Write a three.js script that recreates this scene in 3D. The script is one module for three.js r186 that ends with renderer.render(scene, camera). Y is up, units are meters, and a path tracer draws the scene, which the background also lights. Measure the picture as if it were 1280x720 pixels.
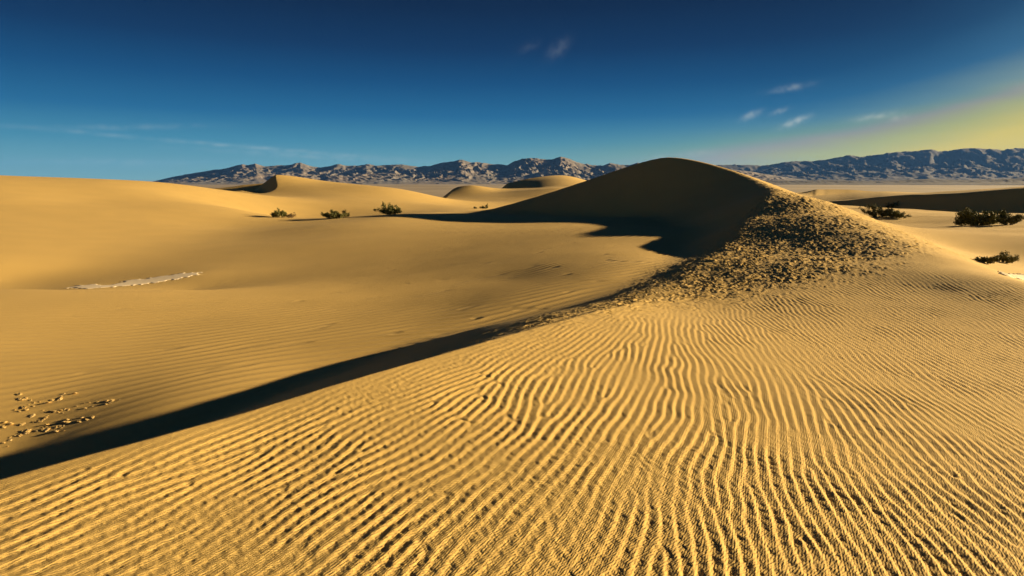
import * as THREE from 'three';
import { createNoise2D, createNoise3D } from 'simplex-noise';

// ---------------------------------------------------------------- camera, sky, sun, exposure
const EYE = 1.6, FOCAL = 711, HORIZON = 226, W = 1280, H = 720;      // photograph pixels
const PITCH = Math.atan((H / 2 - HORIZON) / FOCAL);
const EXPOSURE = 2.85;
const SUN_AZ = 76 * Math.PI / 180, SUN_EL = 10.5 * Math.PI / 180;       // azimuth to the right of the view direction
const SUN = new THREE.Vector3(Math.sin(SUN_AZ) * Math.cos(SUN_EL), Math.sin(SUN_EL), -Math.cos(SUN_AZ) * Math.cos(SUN_EL));

function seeded(a) { return () => { a |= 0; a = a + 0x6D2B79F5 | 0; let t = Math.imul(a ^ a >>> 15, 1 | a); t = t + Math.imul(t ^ t >>> 7, 61 | t) ^ t; return ((t ^ t >>> 14) >>> 0) / 4294967296; }; }
const clamp = (v, a, b) => v < a ? a : v > b ? b : v;
const smooth = (a, b, v) => { const t = clamp((v - a) / (b - a), 0, 1); return t * t * (3 - 2 * t); };
const lerp = (a, b, t) => a + (b - a) * t;

const scene = new THREE.Scene();
const camera = new THREE.PerspectiveCamera(2 * Math.atan(H / 2 / FOCAL) * 180 / Math.PI, W / H, 0.05, 90000);
camera.position.set(0, EYE, 0);
camera.rotation.set(-PITCH, 0, 0);
scene.add(camera);

const renderer = new THREE.WebGLRenderer({ antialias: true });
renderer.setSize(1024, 576);
renderer.toneMapping = THREE.LinearToneMapping;
renderer.toneMappingExposure = EXPOSURE;
renderer.shadowMap.enabled = true;

const noise3 = createNoise3D(seeded(11)), noise2 = createNoise2D(seeded(12)), noise2b = createNoise2D(seeded(13)), noise2c = createNoise2D(seeded(14));
function fbm(n, x, y, oct, gain = 0.5) { let s = 0, a = 1, f = 1; for (let i = 0; i < oct; i++) { s += a * n(x * f + i * 17.3, y * f - i * 9.1); a *= gain; f *= 2.03; } return s; }

const lin = (c) => c.map((v) => { v /= 255; return v <= 0.04045 ? v / 12.92 : Math.pow((v + 0.055) / 1.055, 2.4); });
function makeSky() {
  const w = 2048, h = 1024, data = new Float32Array(w * h * 4);
  // colour by elevation (degrees): away from the sun, and on the sun's side
  const cool = [[-90, [120, 118, 105]], [-2, [134, 176, 178]], [0, [128, 180, 183]], [1.5, [106, 168, 181]], [3.5, [68, 141, 170]], [6, [30, 104, 150]], [9, [13, 76, 124]], [12, [8, 51, 94]], [15.5, [6, 35, 71]], [19, [6, 28, 60]], [30, [6, 24, 53]], [90, [6, 22, 48]]].map(([e, c]) => [e, lin(c)]);
  const warm = [[-90, [130, 118, 90]], [-2, [238, 212, 110]], [0, [238, 213, 110]], [2.5, [230, 208, 105]], [4.2, [212, 196, 104]], [5.5, [186, 182, 122]], [7, [138, 158, 152]], [9, [62, 110, 144]], [12, [38, 78, 112]], [16, [28, 56, 88]], [20, [22, 44, 74]], [30, [15, 34, 64]], [90, [6, 22, 48]]].map(([e, c]) => [e, lin(c)]);
  const ramp = (r, e, o) => { let i = 1; while (i < r.length - 1 && r[i][0] < e) i++; const t = clamp((e - r[i - 1][0]) / (r[i][0] - r[i - 1][0]), 0, 1); for (let k = 0; k < 3; k++) o[k] = lerp(r[i - 1][1][k], r[i][1][k], t); return o; };
  // wisps of high cloud: azimuth, elevation, length, width (degrees), tilt, strength
  const wisps = [[22, 5.75, 0.682, 0.24, 0.35, 0.42], [24.3, 6, 0.558, 0.165, 0.3, 0.3], [25.6, 5.05, 0.93, 0.2475, 0.35, 0.5], [25, 7.9, 1.364, 0.21, 0.12, 0.2], [4.4, 12.1, 0.93, 0.6, 0.5, 0.075], [1.6, 12.3, 0.868, 0.375, 0.3, 0.035], [8.6, 17.6, 1.612, 0.45, -0.1, 0.13], [-3, 17.8, 0.744, 0.6, -0.4, 0.2], [31.5, 5.2, 1.364, 0.225, 0.1, 0.28], [33.2, 5, 0.496, 0.1875, 0.1, 0.25], [14, 2.1, 0.868, 0.225, 0.15, 0.18], [17.5, 2.5, 1.55, 0.2625, 0.1, 0.12],
    [-25, 3.0, 16, 0.10, -0.065, 0.22], [-33, 4.3, 5, 0.16, 0.06, 0.12], [-18, 2.2, 9, 0.2, -0.05, 0.14], [-34, 1.5, 6, 0.25, 0, 0.08], [70, 9, 16, 1.6, 0.1, 0.3], [-120, 8, 20, 1.4, 0.1, 0.2], [150, 9, 24, 1.8, 0, 0.2]];
  const a = [0, 0, 0], b = [0, 0, 0];
  for (let y = 0; y < h; y++) {
    const el = ((y + 0.5) / h - 0.5) * 180;                            // row 0 is straight down
    ramp(cool, el, a);
    for (let x = 0; x < w; x++) {
      // column -> world direction -> azimuth to the right of -z
      const u = (x + 0.5) / w, th = (u - 0.5) * 2 * Math.PI, dx = Math.cos(th), dz = Math.sin(th);
      let az = Math.atan2(dx, -dz) * 180 / Math.PI;
      let off = az - 76; off = ((off + 540) % 360) - 180;
      const low = Math.abs(off);
      let t = Math.exp(-Math.pow(low / lerp(43, 34, smooth(1, 6, el)), 2)) * 2.4; t = clamp(t, 0, 1);
      const streak = fbm(noise2, az * 0.05 - el * 0.12, el * 0.55 + az * 0.02, 3) * 0.03 * smooth(14, 4, el);
      t = clamp(t + streak * t * 1.6, 0, 1); ramp(warm, el * lerp(1.4, 0.92, smooth(0.1, 0.9, t)), b);
      let cl = 0;
      if (el > 0 && el < 25) for (const [ca, ce, lx, ly, tilt, s] of wisps) {
        const ax = az - ca; if (Math.abs(ax) > lx * 3) continue;
        const ey = el - ce - ax * tilt; if (Math.abs(ey) > ly * 4) continue;
        const g = Math.exp(-ax * ax / (lx * lx) - ey * ey / (ly * ly));
        cl = Math.max(cl, g * s * clamp(0.75 + 0.7 * fbm(noise2b, ax * 1.1 / Math.sqrt(lx) + ca, ey * 2.6 + ce - ax * 0.4, 3), 0, 1.5));
      }
      // brightening round the sun itself
      const ds = Math.hypot(off * Math.cos(el * Math.PI / 180), el - 10.5), glow = 1 + 1.6 * Math.exp(-ds / 9);
      const i = (y * w + x) * 4;
      for (let k = 0; k < 3; k++) {
        let v = Math.pow(lerp(Math.sqrt(a[k]), Math.sqrt(b[k]), t), 2) * lerp(1, glow, t) ;
        v = lerp(v, lerp([0.72, 0.80, 0.78][k], [0.9, 0.78, 0.45][k], t * 0.7), cl);
        data[i + k] = v / EXPOSURE;
      }
      const top = 1.08 * Math.max(data[i], data[i + 2]);                 // a clear sky is never green
      if (data[i + 1] > top) { const f = Math.pow(data[i + 1] / top, 0.6); data[i] *= f; data[i + 2] *= f; data[i + 1] = 1.08 * Math.max(data[i], data[i + 2]); }
      data[i + 3] = 1;
    }
  }
  const tex = new THREE.DataTexture(data, w, h, THREE.RGBAFormat, THREE.FloatType);
  tex.mapping = THREE.EquirectangularReflectionMapping; tex.magFilter = THREE.LinearFilter; tex.minFilter = THREE.LinearFilter; tex.needsUpdate = true;
  return tex;
}
const sky = makeSky();
scene.background = sky;
scene.environment = sky;

const sun = new THREE.DirectionalLight(new THREE.Color().setRGB(1.0, 0.73, 0.385), 5);
sun.position.copy(SUN).multiplyScalar(300);
sun.target.position.set(0, 0, 0);
sun.castShadow = true;
sun.shadow.mapSize.set(4096, 4096); sun.shadow.radius = 1.3;
Object.assign(sun.shadow.camera, { left: -120, right: 120, top: 60, bottom: -60, near: 1, far: 700 });
scene.add(sun, sun.target);
scene.fog = new THREE.FogExp2(new THREE.Color().setRGB(0.11, 0.33, 1.0), 1.4e-5);
console.log('sky done');

// ---------------------------------------------------------------- pixels to places
const CP = Math.cos(PITCH), SP = Math.sin(PITCH);
function ray(px, py) { const x = (px - W / 2) / FOCAL, y = (H / 2 - py) / FOCAL; return [x, y * CP - SP, CP + y * SP]; }   // right, up, forward
function P(px, py, z) { const [x, y, f] = ray(px, py), t = z / f; return [x * t, z, EYE + y * t]; }                          // at a forward distance
function Q(px, py, h) { const [x, y, f] = ray(px, py), t = (h - EYE) / y; return [x * t, f * t, h]; }                        // at a ground height
const L = (x, z, h) => [x, z, h];

// ---------------------------------------------------------------- thin-plate surfaces through measured points (x right, z forward, h)
function plate(pts, soft = 0) {
  const n = pts.length, m = n + 3, A = [], S = 10;
  const U = (dx, dz) => { const r2 = dx * dx + dz * dz; return r2 < 1e-12 ? 0 : 0.5 * r2 * Math.log(r2); };
  for (let i = 0; i < m; i++) A.push(new Float64Array(m + 1));
  for (let i = 0; i < n; i++) {
    for (let j = 0; j < n; j++) A[i][j] = U((pts[i][0] - pts[j][0]) / S, (pts[i][1] - pts[j][1]) / S) + (i === j ? soft : 0);
    A[i][n] = A[n][i] = 1; A[i][n + 1] = A[n + 1][i] = pts[i][0] / S; A[i][n + 2] = A[n + 2][i] = pts[i][1] / S; A[i][m] = pts[i][2];
  }
  for (let c = 0; c < m; c++) {
    let p = c; for (let r = c + 1; r < m; r++) if (Math.abs(A[r][c]) > Math.abs(A[p][c])) p = r;
    [A[c], A[p]] = [A[p], A[c]];
    for (let r = c + 1; r < m; r++) { const f = A[r][c] / A[c][c]; if (f) for (let k = c; k <= m; k++) A[r][k] -= f * A[c][k]; }
  }
  const w = new Float64Array(m);
  for (let r = m - 1; r >= 0; r--) { let s = A[r][m]; for (let k = r + 1; k < m; k++) s -= A[r][k] * w[k]; w[r] = s / A[r][r]; }
  const X = pts.map((p) => p[0] / S), Z = pts.map((p) => p[1] / S);
  return (x, z) => {
    x /= S; z /= S; let s = w[n] + w[n + 1] * x + w[n + 2] * z;
    for (let i = 0; i < n; i++) { const a = x - X[i], b = z - Z[i], r2 = a * a + b * b; if (r2 > 1e-12) s += w[i] * 0.5 * r2 * Math.log(r2); }
    return s;
  };
}
const smax = (a, b, k) => { const t = clamp(0.5 + 0.5 * (a - b) / k, 0, 1); return lerp(b, a, t) + k * t * (1 - t); };
const smin = (a, b, k) => -smax(-a, -b, k);

// a crest line: signed distance (positive on the lee side) and values interpolated along it
function crestLine(pts, side, sub = 6) {
  const c = new THREE.CatmullRomCurve3(pts.map((p) => new THREE.Vector3(p[0], 0, p[1])), false, 'centripetal');
  const nv = pts.length - 1, q = c.getPoints(nv * sub), N = q.length;
  const val = (f, k) => { const i = Math.min(Math.floor(f), nv - 1), t = f - i; return lerp(pts[i][k] ?? 0, pts[i + 1][k] ?? 0, t); };
  return (x, z, out) => {
    let best = 1e18, bi = 0, bt = 0;
    for (let i = 0; i < N - 1; i++) {
      const ax = q[i].x, az = q[i].z, dx = q[i + 1].x - ax, dz = q[i + 1].z - az;
      const t = clamp(((x - ax) * dx + (z - az) * dz) / (dx * dx + dz * dz), 0, 1), ex = x - ax - t * dx, ez = z - az - t * dz, d = ex * ex + ez * ez;
      if (d < best) { best = d; bi = i; bt = t; }
    }
    const ax = q[bi].x, az = q[bi].z, dx = q[bi + 1].x - ax, dz = q[bi + 1].z - az;
    let cross = dx * (z - az) - dz * (x - ax);
    if (bt === 0 && bi > 0) cross += (q[bi].x - q[bi - 1].x) * (z - az) - (q[bi].z - q[bi - 1].z) * (x - ax);
    if (bt === 1 && bi < N - 2) cross += (q[bi + 2].x - q[bi + 1].x) * (z - q[bi + 1].z) - (q[bi + 2].z - q[bi + 1].z) * (x - q[bi + 1].x);
    const f = (bi + bt) / sub;
    out.d = Math.sqrt(best) * (cross * side > 0 ? 1 : -1); out.f = f; out.a = val(f, 3); out.b = val(f, 4); out.end = (bi === 0 && bt === 0) || (bi === N - 2 && bt === 1);
    return out;
  };
}

// main crest: from behind the camera on the left, along the rippled dune, up the terminator to the summit, down the far left
// [x, z, height, lee slope, rounding radius]
const K = [
  [-9, -7.5, 0.14], [-5.2, -0.6, 0.14],
  Q(0, 600, 0.14), Q(217, 541, 0.14), Q(420, 481, 0.12), Q(528, 450, 0.08), Q(645, 417, 0.0), Q(745, 390, -0.12),
  P(850, 354, 11.2), P(922, 306, 16), P(950, 270, 22), P(980, 239, 29), P(935, 220, 38), P(880, 203, 43), P(832, 197, 46), P(760, 217, 49), P(690, 240, 51), P(620, 260, 52), P(560, 272, 53), [-16, 58, -2.2], [-45, 70, -4],
];
const kSlope = [0.56, 0.56, 0.56, 0.56, 0.56, 0.535, 0.515, 0.46, 0.41, 0.46, 0.5, 0.56, 0.6, 0.6, 0.6, 0.58, 0.55, 0.5, 0.45, 0.4, 0.4];
const kRound = [0.1, 0.1, 0.1, 0.1, 0.1, 0.14, 0.3, 0.65, 1.0, 1.0, 0.8, 0.6, 0.4, 0.3, 0.3, 0.3, 0.3, 0.3, 0.3, 0.3, 0.3];
K.forEach((p, i) => { p[3] = kSlope[i]; p[4] = kRound[i]; });
const mainCrest = crestLine(K, 1);

// stoss side: foreground, trampled flank, back of the summit, right-hand valley
const S1 = plate([
  ...K.slice(0, 19).map((p) => p.slice(0, 3)),
  L(0, 0, 0), L(0, 2.5, 0), L(-2, 1, 0.12), L(2, 2, -0.13), L(4, 2, -0.28), L(2.5, 4.5, -0.18), L(0.8, 5, -0.06), L(5, 5, -0.33), L(-4, -4, 0.2), L(2, -6, 0), L(8, 0, -0.6), L(8, -8, -0.6), L(-1.6, 3.0, 0.08),
  P(1000, 372, 9.2), P(880, 388, 8.4), P(1150, 360, 9.6), P(1280, 356, 9.4), P(1180, 321, 12.4), P(1120, 298, 14.8), P(1065, 272, 18.5), P(1020, 251, 23.7), P(1000, 330, 12), P(1000, 300, 15.6), P(1060, 320, 12.9),
  P(1000, 268, 21), P(930, 330, 12.6),
  // behind the right-hand silhouette
  L(11.6, 10.3, -1.05), L(13.6, 14.4, -1.15), L(15, 20, -0.85), L(18, 26, -0.8), L(13.5, 6.5, -1.6), L(17, 12, -1.8), L(11, 4, -1.2), L(20, 45, 0.9), L(14, 53, 0.8), L(2, 60, -1.3), L(20, 60, -1.5),
  Q(1275, 349, -1.65), Q(1240, 327, -1.75), Q(1190, 308, -1.8), P(1235, 283, 40), P(1180, 285, 39), P(1275, 296, 33), P(1110, 272, 50), P(1080, 266, 56), L(24, 32, -1.6), L(27, 42, -1.8), L(40, 20, -2.2), L(25, 5, -2.4), L(30, -20, -2.5), L(60, 30, -2.5),
  P(1280, 267, 55), P(1280, 262, 84), P(1150, 263, 84), P(1060, 259, 84), P(1200, 272, 62), L(60, 60, -2.3),
  P(1280, 236, 98), P(1210, 241, 103), P(1150, 243.5, 108), P(1100, 246.5, 113), P(1062, 250.5, 117), P(1450, 228, 85), P(1450, 262, 68), P(1041, 237.5, 192), P(1080, 242, 188), P(1060, 248, 152), P(1030, 245.5, 156), P(1050, 251, 172), P(1130, 243, 200), P(1220, 242, 190),
  P(1060, 257, 100), P(1010, 255, 100), L(150, 150, -5), L(150, 60, -4), L(35, 115, -3.4), L(20, 90, -3), L(60, 225, -6), L(130, 240, -7), L(20, 220, -7), L(60, 380, -10), L(250, 200, -9), L(-60, 350, -10),
  // kept low on the far side of the main crest (other surface rules there)
  L(-30, 40, -3.5), L(-60, 60, -5), L(-40, 10, -3), L(-20, 90, -5), L(-60, 120, -6),
]);
// basin, left-hand dune, dunes beyond the basin
const F1 = plate([
  Q(-150, 605, -1.15), Q(0, 572, -1.2), Q(100, 545, -1.1), Q(200, 517, -1.0), Q(300, 488, -0.98), Q(383, 460, -1.02), Q(450, 425, -1.0), Q(500, 402, -0.98), Q(560, 385, -0.92), Q(610, 376, -0.82),
  Q(560, 275, -1.02), Q(600, 277, -0.93), Q(640, 278, -0.89), Q(680, 278, -0.79), Q(715, 279, -0.7), Q(740, 284, -0.62), Q(760, 290, -0.53), Q(780, 296, -0.52), Q(800, 304, -0.54), Q(820, 315, -0.52), Q(842, 333, -0.5), Q(760, 350, -0.56), Q(690, 365, -0.68), Q(640, 350, -0.84),
  L(8, 30, -0.75), L(10, 37, -0.85), L(5, 42, -1.0), L(9, 22, -0.6), L(-2, 45, -1.1),
  Q(640, 298, -0.85), Q(600, 330, -1.0), Q(500, 330, -1.3), Q(450, 350, -1.35), Q(560, 300, -1.05), Q(420, 300, -1.2), Q(350, 325, -1.5), Q(330, 360, -1.42),
  P(0, 362, 14.5), P(100, 363, 15), P(210, 363, 15.4), P(-200, 375, 13), Q(0, 450, -1.02), Q(150, 420, -1.1), Q(-200, 480, -0.95),
  P(170, 353, 18.6), P(90, 359, 18), P(245, 344, 19.5), P(0, 352, 19), L(-15, 16.6, -1.75), L(-10, 17, -1.72),
  P(0, 330, 20.5), P(100, 325, 22.5), P(0, 300, 25), P(100, 300, 27), P(50, 275, 32), P(200, 300, 29), P(300, 290, 33.5), P(0, 250, 37), P(100, 250, 41), P(200, 255, 43), P(150, 275, 35),
  P(0, 220, 48), P(60, 222, 50), P(120, 224.5, 51.5), P(190, 228, 54), P(245, 233, 57), P(285, 238, 60), P(-250, 208, 44), P(-250, 260, 31), P(-250, 320, 18.5), L(-72, 66, 0.5), L(-52, 68, 0.3), L(-40, 70, -0.2),
  P(290, 283, 37), P(400, 279.5, 36), P(480, 273, 38), P(540, 268, 43), P(355, 275, 50), P(420, 275, 49), P(490, 269, 48), P(300, 262, 46), P(560, 264, 56),
  P(343, 218.5, 84), P(400, 228, 83), P(450, 231.5, 82), P(490, 235, 82), P(525, 242, 82), P(360, 245, 70), P(430, 250, 66), P(320, 238, 76), P(500, 255, 66), P(560, 254, 78), P(600, 260, 68), L(-45, 100, -1), L(-25, 110, -2.6), L(-60, 85, -1.5), L(-60, 110, -2.5), L(-90, 80, -1),
  P(590, 232, 118), P(560, 240, 114), P(620, 238, 116), P(640, 250, 96), P(700, 235, 110), P(580, 251, 96), P(520, 243, 120), L(-10, 140, -4),
  P(650, 233, 150), P(683, 220, 160), P(712, 220.5, 165), P(735, 227, 165), P(700, 228, 145), P(760, 234, 150), P(620, 233, 160), L(10, 190, -5), L(-10, 190, -5), L(-40, 180, -6), L(30, 200, -6),
  // kept low under the main dune
  L(3, 0, -4), L(8, 6, -3.5), L(14, 18, -3), L(20, 34, -3), L(20, 60, -4), L(0, -8, -3), L(-9, -12, -2), L(40, 40, -6), L(40, 0, -6), L(45, 100, -7), L(80, 180, -9), L(4, 4.5, -2.5), L(9, 11, -2.6),
]);
// slip faces of other dunes: [x, z, h(unused), slope, depth] ; fade = how far the hollow reaches
const cutsF = [
  // lee faces away to the left
  { f: crestLine([[...P(352, 222, 92), 0.6, 0], [...P(344, 218.5, 84), 0.65, 4.2], [...P(343, 227, 77), 0.65, 3.2], [...P(327, 236.5, 74), 0.6, 1.2], [...P(300, 236, 76), 0.6, 0.8], [...P(285, 237.5, 75), 0.6, 1.0], [...P(277, 241, 72), 0.6, 0]], -1), fade: 16, reach: 24 },
  { f: crestLine([[...P(600, 231, 126), 0.6, 0], [...P(570, 236, 118), 0.6, 2.0], [...P(561, 242, 112), 0.6, 2.6], [...P(556, 247, 105), 0.6, 1.4], [...P(553, 250, 100), 0.6, 0]], -1), fade: 14, reach: 22 },
  { f: crestLine([[...P(640, 227, 172), 0.6, 0], [...P(633, 228, 160), 0.6, 2.2], [...P(637, 233, 150), 0.6, 2.6], [...P(648, 236, 143), 0.6, 2.2], [...P(661, 234, 140), 0.6, 0]], -1), fade: 18, reach: 28 },
];
const cutsS = [
  { f: crestLine([[...P(1500, 226, 82), 0.62, 3.2], [...P(1280, 236.5, 98), 0.62, 3.4], [...P(1210, 241.5, 103), 0.62, 3.0], [...P(1150, 244, 108), 0.6, 2.8], [...P(1100, 247, 113), 0.6, 2.3], [...P(1062, 251, 117), 0.5, 1.4], [...P(1035, 255, 120), 0.4, 0]], 1), fade: 14, reach: 26 },
  { f: crestLine([[...P(1120, 243, 185), 0.6, 0], [...P(1080, 242.5, 188), 0.6, 1.8], [...P(1041, 238, 192), 0.6, 3.0], [...P(1025, 243, 196), 0.6, 1.6], [...P(1005, 246, 200), 0.6, 1.2], [...P(930, 248, 212), 0.6, 0]], 1), fade: 10, reach: 20 },
  { f: crestLine([[...P(1095, 249.5, 148), 0.6, 0], [...P(1060, 248.5, 152), 0.6, 1.7], [...P(1030, 246, 156), 0.6, 1.9], [...P(1000, 247, 160), 0.6, 1.4], [...P(920, 249, 170), 0.6, 0]], 1), fade: 10, reach: 18 },
];
// ---------------------------------------------------------------- wind ripples: phase-aligned oriented kernels
function rippleField(x0, x1, z0, z1, cell, lambda, angle, along, across, seed) {
  const rnd = seeded(seed), nx = Math.ceil((x1 - x0) / cell), nz = Math.ceil((z1 - z0) / cell), n = nx * nz;
  const kx = new Float32Array(n), kz = new Float32Array(n), kc = new Float32Array(n), ks = new Float32Array(n), kf = new Float32Array(n), ph = new Float32Array(n);
  for (let j = 0; j < nz; j++) for (let i = 0; i < nx; i++) {
    const k = j * nx + i; kx[k] = x0 + (i + rnd()) * cell; kz[k] = z0 + (j + rnd()) * cell;
    const t = angle(kx[k], kz[k]); kc[k] = Math.cos(t); ks[k] = Math.sin(t); kf[k] = 2 * Math.PI / lambda(kx[k], kz[k]);
    ph[k] = rnd() * 6.283;
  }
  const R = Math.ceil(2.0 * Math.max(along, across) / cell), ia = 1 / (along * along), ic = 1 / (across * across);
  const acc = { re: 0, im: 0 };
  const sum = (x, z, skip) => {
    const ci = Math.floor((x - x0) / cell), cj = Math.floor((z - z0) / cell); let re = 0, im = 0;
    for (let j = Math.max(0, cj - R); j <= Math.min(nz - 1, cj + R); j++) for (let i = Math.max(0, ci - R); i <= Math.min(nx - 1, ci + R); i++) {
      const k = j * nx + i; if (k === skip) continue;
      const dx = x - kx[k], dz = z - kz[k], u = dx * kc[k] - dz * ks[k], v = dx * ks[k] + dz * kc[k], e = u * u * ic + v * v * ia;
      if (e > 4) continue;
      const g = Math.exp(-e) , p = kf[k] * u + ph[k]; re += g * Math.cos(p); im += g * Math.sin(p);
    }
    acc.re = re; acc.im = im; return acc;
  };
  for (let it = 0; it < 5; it++) for (let k = 0; k < n; k++) { const a = sum(kx[k], kz[k], k); if (a.re || a.im) ph[k] = Math.atan2(a.im, a.re); }
  return sum;
}
const D2R = Math.PI / 180;
const nearRipples = rippleField(-8, 18, -1, 24, 0.14, (x, z) => 0.066 + 0.006 * noise2(x * 0.35, z * 0.35) + 0.0013 * z,
  (x, z) => (24 - 4.6 * clamp(x, -3.2, 2.8) + 5 * noise2b(x * 0.32 + 3, z * 0.32) + 8 * noise2c(x * 0.9, z * 0.9) + 9 * noise2(x * 2.3, z * 2.3)) * D2R, 0.21, 0.14, 5);
const basinRipples = rippleField(-14, 12, 5, 44, 0.4, (x, z) => 0.21 + 0.004 * z,
  (x, z) => (62 + 12 * noise2b(x * 0.15 + 3, z * 0.15) + 8 * noise2c(x * 0.5, z * 0.5)) * D2R, 0.6, 0.32, 6);
const sideRipples = rippleField(-7, 0, 3, 11, 0.16, () => 0.085,
  (x, z) => (-14 + 14 * noise2b(x * 0.5, z * 0.5) + 10 * noise2c(x * 1.3, z * 1.3)) * D2R, 0.2, 0.11, 8);
console.log('ripples ready');

const oM = {}, oC = {};
function macro(x, z, info) {
  const r = Math.hypot(x, z);
  let s = 0, f = 0, h = 0;
  if (r < 390) {
    mainCrest(x, z, oM);
    s = S1(x, z); f = F1(x, z);
    if (r > 40 && x < 20) for (const c of cutsF) { c.f(x, z, oC); if (oC.d > 0 && oC.d < c.reach && !oC.end) f -= smin(oC.a * oC.d, oC.b, 0.3 * Math.max(oC.b, 0.1)) * smooth(c.reach, c.reach - c.fade, oC.d); }
    if (r > 60 && x > 10) for (const c of cutsS) { c.f(x, z, oC); if (oC.d > 0 && oC.d < c.reach && !oC.end) s -= smin(oC.a * oC.d, oC.b, 0.3 * Math.max(oC.b, 0.1)) * smooth(c.reach, c.reach - c.fade, oC.d); }
    // small swells across the open sand of the right-hand valley and beyond
    if (x > 10) s += smooth(14, 30, x) * (0.10 * noise2(x * 0.05, z * 0.11) + 0.05 * noise2b(x * 0.1, z * 0.25)) + smooth(110, 150, r) * 1.3 * Math.max(0, noise2c(x * 0.02, z * 0.035));
    f += smooth(12, 40, r) * 0.06 * noise2c(x * 0.07, z * 0.1);
    const d = Math.max(oM.d, 0), rr = oM.b, lee = oM.a * (Math.sqrt(d * d + rr * rr) - rr) - smooth(11, 7.5, z) * (0.17 * d - 0.17 * (1 - Math.exp(-d / 0.35)));   // the near lee face is concave
    h = smax(f, s - lee, lerp(0.12, 0.6, smooth(4, 30, r)));
    if (info) { info.d = oM.d; info.f = oM.f; info.basin = smooth(-0.1, 0.25, f - (s - lee)); }
  } else if (info) { info.d = -9; info.basin = 0; info.f = 0; }
  if (r > 150) {
    const plain = -10 - (r - 150) * 0.0045 + 1.2 * noise2(x * 0.004, z * 0.004);
    h = lerp(h, plain, smooth(230, 380, r));
  }
  return h;
}
// where the sand is trampled and slumped: along the terminator and over the flank facing the camera
const trampLow = crestLine([[-0.6, 5.2], Q(645, 423, -0.06), Q(760, 403, -0.12), P(880, 385, 8.5), P(1000, 366, 9.6), P(1100, 350, 10.6), P(1175, 330, 12.4), [14, 16], [20, 20]], 1);
const oT = {};
function trampled(x, z, info) {
  if (z < 5 || z > 44 || x < -1 || x > 17) return 0;
  trampLow(x, z, oT);
  const inner = smooth(-0.5, 1.2, oT.d + 0.35 * noise2b(x * 1.4, z * 1.4)), lee = smooth(1.6 + 0.25 * noise2(x * 0.9, z * 0.9), 0.1, info.d);
  return inner * lee * smooth(44, 30, z);
}
const info = {};
function height(x, z) {
  let h = macro(x, z, info);
  const r = Math.hypot(x, z), basin = info.basin;
  if (r > 70) return h;
  const t = trampled(x, z, info);
  // wind ripples on the foreground dune
  if (r < 26) {
    const side = smooth(0.12, -0.35, info.d) * (1 - 0.85 * smooth(0.05, 0.5, t)) * smooth(26, 14, r);
    if (side > 0.01) {
      const a = nearRipples(x, z), m = Math.hypot(a.re, a.im);
      if (m > 1e-6) {
        // gentle windward side to the left, narrow steep side to the right
        const q = Math.atan2(a.im, a.re) / (2 * Math.PI) + 0.5, up = q < 0.7 ? q / 0.7 : (1 - q) / 0.3, c = up * up * (3 - 2 * up) * 0.45 + up * 0.55, strong = clamp(m * 1.1 - 0.08, 0, 1);
        const patch = clamp(0.85 + 0.45 * noise2(x * 0.6 + 9, z * 0.6) + 0.35 * noise2b(x * 1.7, z * 1.7), 0.3, 1.35);
        h += side * patch * strong * lerp(0.0077, lerp(0.0045, 0.0064, smooth(3, -1, x)), smooth(2.5, 7, r)) * (1 + 0.02 * r) * c;
        h += side * smooth(16, 8, r) * 0.0016 * noise2b(x * 17 + 3, z * 13);
        if (r < 13) h += side * smooth(13, 6, r) * (1 - 0.8 * c) * 0.75 * (0.0016 * noise3(x * 38 + z * 22, z * 30 - x * 18, 1) + 0.0012 * noise2c(x * 70, z * 60));
      }
    }
  }
  if (basin > 0.02 && r > 5 && x > -14 && x < 12 && z < 44) {
    const a = basinRipples(x, z), m = Math.hypot(a.re, a.im), p = Math.atan2(a.im, a.re);
    const where = smooth(-14, -3, x) * smooth(44, 34, z) * smooth(5, 9, z);
    h += basin * where * clamp(m, 0, 1) * 0.019 * (0.5 + 0.5 * Math.cos(p + 0.4 * Math.sin(p)));
  }
  if (basin > 0.02 && x < -1 && x > -7 && z < 11 && z > 3) {
    const a = sideRipples(x, z), m = Math.hypot(a.re, a.im), p = Math.atan2(a.im, a.re);
    h += basin * smooth(-1.4, -2.6, x) * smooth(0.5, 1.2, info.d) * smooth(3.4, 2.2, info.d + 0.5 * noise2(x, z)) * clamp(m, 0, 1) * 0.006 * (0.5 + 0.5 * Math.cos(p + 0.4 * Math.sin(p)));
  }
  if (t > 0.01) {
    // lumps and little scarps, longer along the slope
    const ca = Math.cos(0.9), sa = Math.sin(0.9), u = x * ca - z * sa, v = x * sa + z * ca, far = smooth(9, 26, r);
    const wu = u + 0.06 * noise2(u * 2.2, v * 2.2), wv = v + 0.12 * noise2b(u * 2.2, v * 2.2);
    const n1 = 1 - Math.abs(noise2(wu * 5, wv * 0.9)), n2 = 1 - Math.abs(noise2b(wu * 10.5, wv * 2.1)), n3 = noise2c(wu * 21, wv * 6), n4 = noise2(wu * 1.3 + 8, wv * 0.8);
    const lump = (0.015 * n1 * n1 + 0.019 * n2 * n2 + 0.008 * n3) * (0.95 + 0.45 * n4) * lerp(1.2, 0.95, smooth(4, 11, x));
    h += t * lump * lerp(0.8, 1.5, far);
  }
  return h;
}

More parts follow.
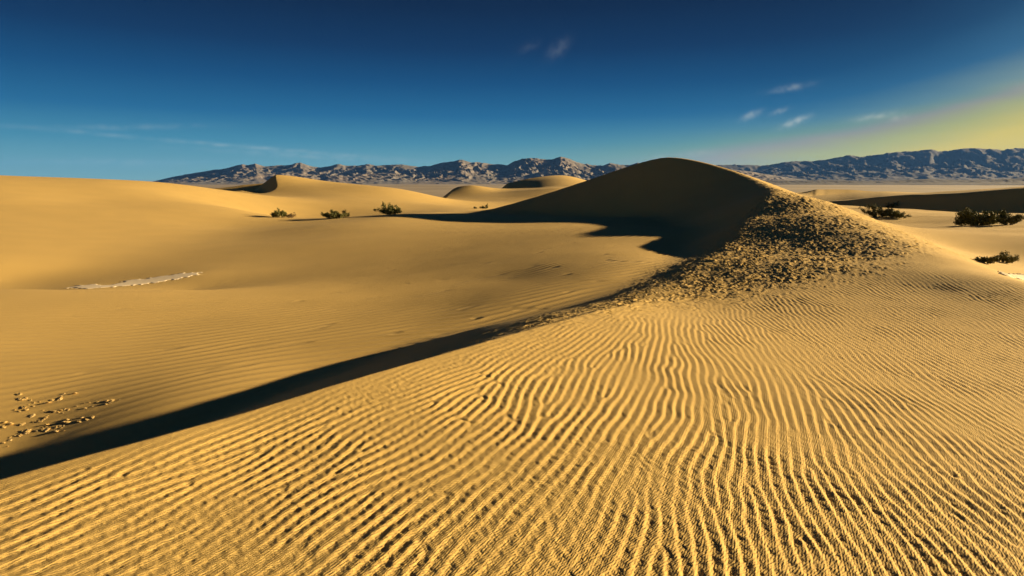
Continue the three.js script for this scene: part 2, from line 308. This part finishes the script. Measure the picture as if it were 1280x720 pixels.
// ---------------------------------------------------------------- the sand sheet: one mesh, finer near the viewpoint, out to the horizon
function sandSheet() {
  const az = [], dense = 1060, wide = 58;
  for (let i = 0; i < 46; i++) az.push(-180 + i * (180 - wide) / 46);
  for (let i = 0; i <= dense; i++) az.push(-wide + 2 * wide * i / dense);
  for (let i = 1; i < 46; i++) az.push(wide + i * (180 - wide) / 46);
  const rs = [0.02]; let r = 0.2;
  while (r < 30000) { rs.push(r); r += r < 1.4 ? 0.06 : r < 3.6 ? 0.010 : r < 42 ? r * 0.0036 : r < 140 ? r * 0.007 : r * 0.08; }
  const nc = az.length, nr = rs.length, n = nc * nr, pos = new Float32Array(n * 3), uv = new Float32Array(n * 2), col = new Float32Array(n * 3);
  const sn = az.map((a) => Math.sin(a * D2R)), cs = az.map((a) => Math.cos(a * D2R));
  for (let j = 0; j < nr; j++) for (let i = 0; i < nc; i++) {
    const x = rs[j] * sn[i], z = rs[j] * cs[i], k = j * nc + i, h = height(x, z);
    pos[k * 3] = x; pos[k * 3 + 1] = h; pos[k * 3 + 2] = -z; uv[k * 2] = x / 2; uv[k * 2 + 1] = z / 2;
    // sand colour with broad, faint drifts of darker grains; outside the dune field a plain of grey-brown gravel with a ragged, patchy edge
    const v = 1 + 0.035 * noise2(x * 0.05 + 5, z * 0.05) + 0.03 * noise2b(x * 0.4, z * 0.4), g = smooth(-0.12, 0.12, Math.hypot(x - 20, z - 60) / 230 - 1 + 0.3 * noise2(x * 0.006, z * 0.006) + 0.15 * noise2b(x * 0.02, z * 0.02));
    const pv = 1 + 0.25 * noise2(x * 0.0012, z * 0.0012) + 0.12 * noise2b(x * 0.01, z * 0.01);
    col[k * 3] = lerp(0.57 * v, 0.29 * pv, g); col[k * 3 + 1] = lerp(0.395 * v, 0.24 * pv, g); col[k * 3 + 2] = lerp(0.122 * v, 0.175 * pv, g);
  }
  const idx = new Uint32Array((nr - 1) * nc * 6); let q = 0;
  for (let j = 0; j < nr - 1; j++) for (let i = 0; i < nc; i++) {
    const a = j * nc + i, b = j * nc + (i + 1) % nc, c = a + nc, d = b + nc;
    idx[q++] = a; idx[q++] = b; idx[q++] = c; idx[q++] = b; idx[q++] = d; idx[q++] = c;
  }
  const g = new THREE.BufferGeometry();
  g.setAttribute('position', new THREE.BufferAttribute(pos, 3)); g.setAttribute('uv', new THREE.BufferAttribute(uv, 2)); g.setAttribute('color', new THREE.BufferAttribute(col, 3));
  g.setIndex(new THREE.BufferAttribute(idx, 1)); g.computeVertexNormals();
  console.log('sand', nc, nr, (idx.length / 3 / 1e6).toFixed(2) + 'M triangles');
  return g;
}
function grainTexture() {                                              // tile of 2 m: grains and tiny cross-striations
  const n = 1024, d = new Uint8Array(n * n * 4), rnd = seeded(77), waves = [];
  for (let k = 0; k < 46; k++) { const a = (-38 + 60 * (rnd() - 0.5)) * D2R, f = 95 + 110 * rnd(); waves.push([Math.round(Math.sin(a) * f), Math.round(Math.cos(a) * f), rnd() * 6.283]); }
  const T = new Float32Array(n + 1); for (let i = 0; i <= n; i++) T[i] = Math.sin(i / n * 2 * Math.PI);
  for (let y = 0; y < n; y++) for (let x = 0; x < n; x++) {
    let s = 0; for (const [kx, ky, p] of waves) s += T[(kx * x + ky * y + Math.round(p * 163)) & 1023];
    const v = clamp(0.5 + 0.045 * s + 0.30 * (rnd() - 0.5), 0, 1) * 255, i = (y * n + x) * 4;
    d[i] = d[i + 1] = d[i + 2] = v; d[i + 3] = 255;
  }
  const t = new THREE.DataTexture(d, n, n); t.wrapS = t.wrapT = THREE.RepeatWrapping; t.magFilter = THREE.LinearFilter; t.minFilter = THREE.LinearMipmapLinearFilter; t.generateMipmaps = true; t.needsUpdate = true;
  return t;
}
const sandMat = new THREE.MeshStandardMaterial({ color: 0xffffff, vertexColors: true, roughness: 1, bumpMap: grainTexture(), bumpScale: 0.0042 });
const sand = new THREE.Mesh(sandSheet(), sandMat);
sand.name = 'sand_dunes'; sand.castShadow = sand.receiveShadow = true;
sand.userData = { kind: 'structure', label: 'golden wind rippled sand dunes spreading out to the valley plain', category: 'dunes' };
scene.add(sand);


// ---------------------------------------------------------------- where a pixel's ray meets the sand
function hit(px, py, from = 1.5, to = 260) {
  const [x, y, f] = ray(px, py); let t0 = from, p = null;
  for (let t = from; t < to; t *= 1.004) {
    const h = macro(x * t, f * t, null);
    if (EYE + y * t < h) { let a = t0, b = t; for (let i = 0; i < 18; i++) { const m = (a + b) / 2; if (EYE + y * m < macro(x * m, f * m, null)) b = m; else a = m; } p = [x * b, f * b]; return { x: p[0], z: p[1], h: height(p[0], p[1]), depth: f * b * CP }; }
    t0 = t;
  }
  return null;
}
function hitNear(px, py) { for (let k = 0; k < 14; k++) { const q = hit(px, py + k * 0.5, 3); if (q) return q; } return null; }

// ---------------------------------------------------------------- mountains
function range(name, label, sky, z0, zc, z1, az0, az1, cols, rows, base, color, rough, seed, gain) {
  const n2 = createNoise2D(seeded(seed)), n2b = createNoise2D(seeded(seed + 1)), n2c = createNoise2D(seeded(seed + 2));
  const pts = sky.map(([px, py]) => { const p = P(px, py, zc); return [Math.atan2(p[0], p[1]) / D2R, p[2]]; });
  const crest = (a) => { let i = 1; while (i < pts.length - 1 && pts[i][0] < a) i++; const t = clamp((a - pts[i - 1][0]) / (pts[i][0] - pts[i - 1][0]), 0, 1); return lerp(pts[i - 1][1], pts[i][1], t); };
  const pos = [], col = [], idx = [];
  for (let j = 0; j <= rows; j++) for (let i = 0; i <= cols; i++) {
    const a = lerp(az0, az1, i / cols), tv = j / rows, z = lerp(z0, z1, Math.pow(tv, 0.9)), x = z * Math.tan(a * D2R);
    const k = clamp((z - z0) / (zc - z0), 0, 1), back = smooth(zc, z1, z), top = crest(a) - base;
    const S = (zc - z0) * 0.42, u = x / S, v = z / S, wu = u + 0.16 * fbm(n2c, u * 2.1, v * 1.6, 3), wv = v + 0.16 * fbm(n2b, u * 2.1, v * 1.6, 3);
    let rg = 0, amp = 0.58, fr = 1.6; for (let o = 0; o < 7; o++) { const q = 1 - Math.abs(n2(wu * fr + o * 7.7, wv * fr * 0.5 + o * 3.1)); rg += amp * q * q; amp *= gain; fr *= 2.03; }
    const slope = Math.pow(k, 1.05), keep = smooth(0.72, 1.0, k) * (1 - back);
    const body = slope * lerp(0.56 + 0.36 * rg, 0.93 + 0.07 * rg, keep) * (1 - 0.9 * back);
    const hh = base + top * Math.min(body, 1.03) - 12 * (k <= 0 ? 1 : 0);
    pos.push(x, hh, -z);
    const t = 1 + rough * fbm(n2c, u * 5, v * 5, 3) + 0.12 * n2b(u * 1.2, hh / 60), w = 0.5 + 0.5 * n2b(u * 0.7 + 4, v * 0.7);
    col.push(color[0] * t * lerp(0.92, 1.1, w), color[1] * t, color[2] * t * lerp(1.06, 0.92, w));
  }
  const nc = cols + 1;
  for (let j = 0; j < rows; j++) for (let i = 0; i < cols; i++) { const a = j * nc + i, b = a + 1, c = a + nc, d = c + 1; idx.push(a, b, c, b, d, c); }
  const g = new THREE.BufferGeometry();
  g.setAttribute('position', new THREE.Float32BufferAttribute(pos, 3)); g.setAttribute('color', new THREE.Float32BufferAttribute(col, 3)); g.setIndex(idx);
  g.computeVertexNormals();
  const m = new THREE.Mesh(g, new THREE.MeshStandardMaterial({ vertexColors: true, roughness: 1 }));
  m.name = name; m.castShadow = m.receiveShadow = true; m.userData = { kind: 'structure', label, category: 'mountains' };
  scene.add(m);
}
range('rocky_mountain_range', 'rugged grey brown mountain range with sunlit gullies beyond the sunlit dunes',
  [[100, 243], [150, 236], [190, 227], [215, 221], [240, 216], [262, 212.5], [280, 210.5], [292, 207], [302, 204.5], [310, 206], [319, 203.5], [330, 207], [345, 206], [360, 205], [375, 202.5], [386, 206], [400, 208.5], [412, 206.5], [421, 204], [432, 206.5], [445, 206], [457, 204.5], [470, 206], [490, 205.5], [505, 205], [522, 207.5], [538, 206.5], [552, 202], [566, 200.5], [578, 198], [588, 201.5], [600, 202], [616, 204.5], [634, 205], [644, 199.5], [662, 196.5], [680, 198], [690, 197.5], [701, 193.5], [712, 197], [722, 202], [738, 205], [752, 206.5], [762, 202.5], [775, 205], [786, 205.5], [797, 202.5], [812, 204], [840, 203], [880, 207], [940, 214], [1000, 224]],
  8200, 11000, 12600, -41, 27, 900, 120, -62, [0.195, 0.178, 0.165], 0.2, 301, 0.46);
range('hazy_mountain_range', 'long dark blue mountain range in haze beyond the shaded valley',
  [[840, 214], [880, 207], [900, 204.5], [925, 205], [955, 206], [975, 203], [990, 200], [1005, 200.5], [1030, 198.5], [1050, 195], [1062, 192.5], [1075, 194.5], [1100, 191.5], [1122, 187.5], [1140, 187.8], [1155, 186], [1165, 185], [1174, 187.8], [1190, 186.5], [1205, 184], [1225, 183], [1243, 184.5], [1255, 186], [1268, 183], [1290, 182], [1340, 180], [1420, 182], [1520, 186], [1700, 200], [1900, 215]],
  12500, 16500, 18500, 14, 62, 460, 60, -70, [0.052, 0.056, 0.066], 0.2, 401, 0.36);
range('dark_foothills', 'low dark hills along the foot of the hazy mountains',
  [[860, 229], [900, 226], [940, 225], [990, 225.5], [1040, 225], [1090, 226], [1130, 224.5], [1160, 223.5], [1200, 225], [1240, 224], [1290, 222], [1400, 222], [1600, 224]],
  6400, 7100, 7600, 16, 58, 300, 24, -46, [0.036, 0.037, 0.04], 0.3, 501, 0.45);

// ---------------------------------------------------------------- crusts of pale clay laid bare in the hollows
const clayMat = new THREE.MeshStandardMaterial({ color: new THREE.Color().setRGB(0.80, 0.69, 0.50), roughness: 0.95 });
function crust(name, label, outline, step, rise, lump) {
  const poly = outline.map(([px, py]) => hitNear(px, py)).filter(Boolean).map((q) => [q.x, q.z]);
  const xs = poly.map((p) => p[0]), zs = poly.map((p) => p[1]), x0 = Math.min(...xs) - 0.3, x1 = Math.max(...xs) + 0.3, z0 = Math.min(...zs) - 0.3, z1 = Math.max(...zs) + 0.3;
  const inside = (x, z) => { let c = false, d = 1e9; for (let i = 0, j = poly.length - 1; i < poly.length; j = i++) { const [ax, az] = poly[i], [bx, bz] = poly[j]; if ((az > z) !== (bz > z) && x < (bx - ax) * (z - az) / (bz - az) + ax) c = !c; const t = clamp(((x - ax) * (bx - ax) + (z - az) * (bz - az)) / ((bx - ax) ** 2 + (bz - az) ** 2 + 1e-9), 0, 1); d = Math.min(d, Math.hypot(x - ax - t * (bx - ax), z - az - t * (bz - az))); } return c ? d : -d; };
  const nx = Math.ceil((x1 - x0) / step), nz = Math.ceil((z1 - z0) / step), pos = [], idx = [], keep = [];
  for (let j = 0; j <= nz; j++) for (let i = 0; i <= nx; i++) {
    const x = x0 + i * step, z = z0 + j * step, d = inside(x, z) + 0.12 * noise2(x * 3, z * 3) + 0.06 * noise2b(x * 9, z * 9);
    const crack = Math.min(Math.abs(noise2c(x * 2.2, z * 2.2)), Math.abs(noise2b(x * 3.1 + 7, z * 3.1)));
    const up = d > 0 ? rise + lump * (0.5 + 0.5 * noise2(x * 5, z * 5)) * smooth(0, 0.1, crack) : -0.05;
    pos.push(x, macro(x, z, null) + up, -z); keep.push(d > -step * 1.5);
  }
  for (let j = 0; j < nz; j++) for (let i = 0; i < nx; i++) { const a = j * (nx + 1) + i, b = a + 1, c = a + nx + 1, d = c + 1; if (keep[a] && keep[b] && keep[c] && keep[d]) idx.push(a, b, c, b, d, c); }
  const g = new THREE.BufferGeometry(); g.setAttribute('position', new THREE.Float32BufferAttribute(pos, 3)); g.setIndex(idx); g.computeVertexNormals();
  const m = new THREE.Mesh(g, clayMat); m.name = name; m.castShadow = m.receiveShadow = true; m.userData = { kind: 'structure', label, category: 'clay' };
  scene.add(m);
}
crust('clay_pan', 'pale strip of bare clay in the hollow at the foot of the sunlit dune',
  [[82, 360], [100, 356.5], [118, 355.5], [132, 356.5], [145, 355], [155, 351], [180, 348.5], [195, 346], [210, 344], [230, 341], [252, 340.5], [249, 343.5], [232, 347], [205, 352], [170, 356.5], [140, 359], [110, 361]], 0.06, 0.006, 0.002);
crust('clay_outcrop', 'pale cracked clay outcrop below the right side of the rippled dune',
  [[1251, 343], [1262, 342], [1282, 343.5], [1300, 345], [1300, 352], [1280, 350.5], [1266, 347]], 0.05, 0.012, 0.012);

// ---------------------------------------------------------------- fragments of clay crust half buried beside the shadow
const fragMats = [[0.58, 0.42, 0.16], [0.64, 0.48, 0.22], [0.52, 0.37, 0.14]].map((c) => new THREE.MeshStandardMaterial({ color: new THREE.Color().setRGB(...c), roughness: 0.9 }));
function chip(seed) {
  const g = new THREE.IcosahedronGeometry(1, 2), p = g.attributes.position, n = createNoise3D(seeded(seed));
  for (let i = 0; i < p.count; i++) {
    const x = p.getX(i), y = p.getY(i), z = p.getZ(i), s = 1 + 0.35 * n(x * 1.1, y * 1.1, z * 1.1) + 0.12 * n(x * 3, y * 3, z * 3);
    p.setXYZ(i, x * s, Math.sign(y) * Math.pow(Math.abs(y), 0.7) * s * 0.22, z * s * 0.8);
  }
  g.computeVertexNormals(); return g;
}
const chips = [1, 2, 3, 4, 5].map((k) => chip(600 + k));
const numbered = (() => { const seen = {}; return (n) => { const k = seen[n] = (seen[n] ?? -1) + 1; return k ? n + '_' + String(k).padStart(3, '0') : n; }; })();
{
  const rnd = seeded(91), zoom = (zx, zy) => [zx / 7.11, 470 + zy / 7.11];
  const lines = [[330, 250, 640, 170, 11], [270, 360, 520, 300, 9], [480, 320, 840, 240, 12], [150, 300, 340, 240, 6], [0, 470, 60, 400, 5], [60, 590, 250, 500, 8], [200, 520, 460, 440, 10], [560, 400, 840, 370, 7], [160, 240, 220, 190, 4], [280, 410, 440, 380, 6], [100, 330, 260, 300, 4], [520, 470, 660, 380, 6], [880, 240, 1100, 205, 5], [0, 640, 20, 610, 2], [340, 490, 600, 450, 6], [-120, 480, 0, 420, 5], [180, 440, 240, 400, 2]];
  for (const [ax, ay, bx, by, n] of lines) for (let k = 0; k < n; k++) {
    const t = (k + rnd()) / n, [px, py] = zoom(lerp(ax, bx, t) + (rnd() - 0.5) * 110, lerp(ay, by, t) + (rnd() - 0.5) * 50), q = hit(px, py); if (!q) continue;
    const s = 0.011 + 0.024 * Math.pow(rnd(), 1.6), m = new THREE.Mesh(chips[Math.floor(rnd() * 5)], fragMats[Math.floor(rnd() * 3)]);
    m.name = numbered('clay_fragment'); m.position.set(q.x, q.h + s * 0.02, -q.z); m.scale.set(s * (1 + rnd()), s, s); m.rotation.set((rnd() - 0.5) * 0.5, -0.7 + (rnd() - 0.5) * 1.2, (rnd() - 0.5) * 0.5);
    m.castShadow = m.receiveShadow = true;
    m.userData = { label: 'small pale clay fragment half buried in sand beside the long dune shadow', category: 'clay fragment', group: 'clay fragments scattered beside the long dune shadow' };
    scene.add(m);
  }
}

// ---------------------------------------------------------------- desert shrubs
const barkMat = new THREE.MeshStandardMaterial({ color: new THREE.Color().setRGB(0.10, 0.07, 0.045), roughness: 0.95 });
const leafMats = [[0.13, 0.135, 0.035], [0.15, 0.145, 0.04], [0.095, 0.1, 0.032], [0.19, 0.13, 0.055]].map((c) => new THREE.MeshStandardMaterial({ color: new THREE.Color().setRGB(...c), roughness: 0.85, side: THREE.DoubleSide }));
function shrub(o) {                                                     // o: w, h (metres), stems, leaves, leaf size, mat, dry, seed
  const rnd = seeded(o.seed), root = new THREE.Group(); root.name = numbered(o.name ?? 'desert_shrub');
  const sp = [], si = [], lp = [], ln = [], li = [];
  const tips = [];
  const strand = (p, dir, len, r0, depth) => {
    const n = 5, q = p.clone(), d = dir.clone(), base = sp.length / 3; const path = [];
    for (let k = 0; k <= n; k++) {
      const t = k / n, r = r0 * (1 - 0.75 * t), sx = new THREE.Vector3(0, 1, 0).cross(d); if (sx.lengthSq() < 1e-4) sx.set(1, 0, 0); sx.normalize(); const sy = sx.clone().cross(d).normalize();
      for (let a = 0; a < 4; a++) { const c = Math.cos(a * 1.5708) * r, s = Math.sin(a * 1.5708) * r; sp.push(q.x + sx.x * c + sy.x * s, q.y + sx.y * c + sy.y * s, q.z + sx.z * c + sy.z * s); }
      path.push([q.clone(), t]);
      d.x += (rnd() - 0.5) * 0.5; d.y += (rnd() - 0.42) * 0.4; d.z += (rnd() - 0.5) * 0.5; d.normalize(); q.addScaledVector(d, len / n);
      if (q.y < 0.02) { q.y = 0.02; d.y = Math.abs(d.y); }
    }
    for (let k = 0; k < n; k++) for (let a = 0; a < 4; a++) { const i0 = base + k * 4 + a, i1 = base + k * 4 + (a + 1) % 4, i2 = i0 + 4, i3 = i1 + 4; si.push(i0, i2, i1, i1, i2, i3); }
    if (depth > 0) for (let b = 0; b < 3; b++) { const [pp, t] = path[2 + Math.floor(rnd() * (n - 1))]; const nd = d.clone().add(new THREE.Vector3((rnd() - 0.5) * 1.6, (rnd() - 0.2) * 0.9, (rnd() - 0.5) * 1.6)).normalize(); strand(pp, nd, len * (0.35 + 0.25 * rnd()), r0 * 0.5, depth - 1); }
    for (const [pp, t] of path) if (t > (depth > 1 ? 0.35 : 0.1)) tips.push(pp);
  };
  for (let k = 0; k < o.stems; k++) {
    const a = k / o.stems * 6.283 + rnd(), out = Math.pow(rnd(), 0.55), el = lerp(1.35, 0.22, out);
    const dir = new THREE.Vector3(Math.cos(a) * Math.cos(el), Math.sin(el), Math.sin(a) * Math.cos(el));
    const len = Math.min(o.h / Math.max(Math.sin(el), 0.3), o.w * 0.5 / Math.max(Math.cos(el), 0.25)) * (0.62 + 0.3 * rnd());
    strand(new THREE.Vector3(Math.cos(a) * 0.06 * o.w, -0.03, Math.sin(a) * 0.06 * o.w), dir, len, 0.012 + 0.008 * rnd(), 2);
  }
  const e = new THREE.Vector3(), f = new THREE.Vector3();
  for (let k = 0; k < o.leaves; k++) {
    const t = tips[Math.floor(rnd() * tips.length)], s = o.leaf * (0.6 + 0.8 * rnd()), x = t.x + (rnd() - 0.5) * o.leaf * 2.2, y = Math.max(0.015, t.y + (rnd() - 0.5) * o.leaf * 2), z = t.z + (rnd() - 0.5) * o.leaf * 2.2;
    e.set(rnd() - 0.5, rnd() * 0.9 - 0.2, rnd() - 0.5).normalize(); f.set(rnd() - 0.5, rnd() - 0.5, rnd() - 0.5).cross(e).normalize();
    const b = lp.length / 3;
    for (const [u, v] of [[0, 0], [0.5, 0.28], [1, 0], [0.5, -0.28]]) lp.push(x + (e.x * u + f.x * v) * s, y + (e.y * u + f.y * v) * s, z + (e.z * u + f.z * v) * s);
    li.push(b, b + 1, b + 2, b, b + 2, b + 3);
  }
  const geo = (p, i) => { const g = new THREE.BufferGeometry(); g.setAttribute('position', new THREE.Float32BufferAttribute(p, 3)); g.setIndex(i); g.computeVertexNormals(); return g; };
  const st = new THREE.Mesh(geo(sp, si), barkMat); st.name = 'stems'; const fo = new THREE.Mesh(geo(lp, li), leafMats[o.mat]); fo.name = 'foliage';
  for (const m of [st, fo]) { m.castShadow = m.receiveShadow = true; root.add(m); }
  root.userData = { label: o.label, category: 'shrub' }; if (o.group) root.userData.group = o.group;
  const q = o.at, sc = 1;
  root.position.set(q.x, q.h - 0.02, -q.z); root.rotation.y = rnd() * 6.28; scene.add(root);
  return root;
}
// [px, py of the foot, width and height in pixels, material, leaves, label, group]
const GL = 'shrubs along the rim of the basin', GR = 'shrubs on the sand of the right-hand valley';
const shrubs = [
  [351, 277.5, 18, 10, 0, 1500, 'small rounded dark green shrub beside the sparse dry one on the basin rim', GL],
  [364, 276.5, 13, 6, 3, 260, 'sparse dry twiggy shrub beside the small rounded green one on the basin rim', GL],
  [414, 277, 24, 8, 0, 1700, 'low wide green shrub, the middle of the row on the basin rim', GL],
  [426, 276, 18, 9, 1, 1300, 'yellow green shrub leaning against the middle shrub of the row on the basin rim', GL],
  [488, 271, 29, 10, 0, 2000, 'domed green shrub on the basin rim closest to the tip of the main shadow', GL],
  [606, 260.8, 9, 4.5, 2, 700, 'tiny dark shrub on the bright sand just behind the shaded ridge', null],
  [594, 260.8, 2.6, 2.2, 2, 220, 'tuft of dry scrub beside the tiny shrub behind the shaded ridge', null],
  [1088, 261, 15, 5, 2, 900, 'low shrub at the foot of the black dune, close to the trampled flank', GR],
  [1114, 260, 14, 5, 2, 900, 'low shrub at the foot of the black dune, behind the big clump', GR],
  [1099, 271, 26, 12, 2, 2600, 'tall dark bushy clump casting a long shadow beside the trampled flank', GR],
  [1121, 272.5, 23, 8, 0, 1900, 'lower green bush on the sunny side of the tall dark clump', GR],
  [1222, 281.5, 50, 13, 0, 3600, 'wide dark green bush on a sand mound with a long flat shadow', GR],
  [1261, 281, 31, 12.5, 2, 2600, 'smaller dark bush touching the wide green bush on the sand mound', GR],
  [1232, 329, 20, 10, 2, 420, 'scraggly grey shrub with a dark shadow on the slope below the rippled dune', GR],
  [1256, 328.5, 26, 9, 1, 1100, 'sparse olive shrub next to the scraggly grey shrub below the rippled dune', GR],
];
shrubs.forEach(([px, py, w, h, mat, leaves, label, group], i) => {
  const at = hitNear(px, py); if (!at) { console.log('no ground for shrub', px, py); return; }
  if (px < 500) { const f = 1 + 3.2 / at.z; at.x *= f; at.z *= f; at.depth *= f; at.h = height(at.x, at.z); h += clamp((EYE - at.h) / at.z * FOCAL - (py - HORIZON), 0, 3); }
  const k = at.depth / FOCAL * 1.02; console.log(label.slice(0, 24), at.x.toFixed(1), at.z.toFixed(1), (w * k).toFixed(2), (h * k).toFixed(2));
  shrub({ w: w * k, h: h * k * 0.7, stems: mat === 3 ? 7 : Math.round(clamp(w * k * 9, 8, 26)), leaves: Math.round(leaves * 3), leaf: clamp(w * k * 0.045, 0.06, 0.13), mat, seed: 900 + i, label, group, at });
});

renderer.render(scene, camera);
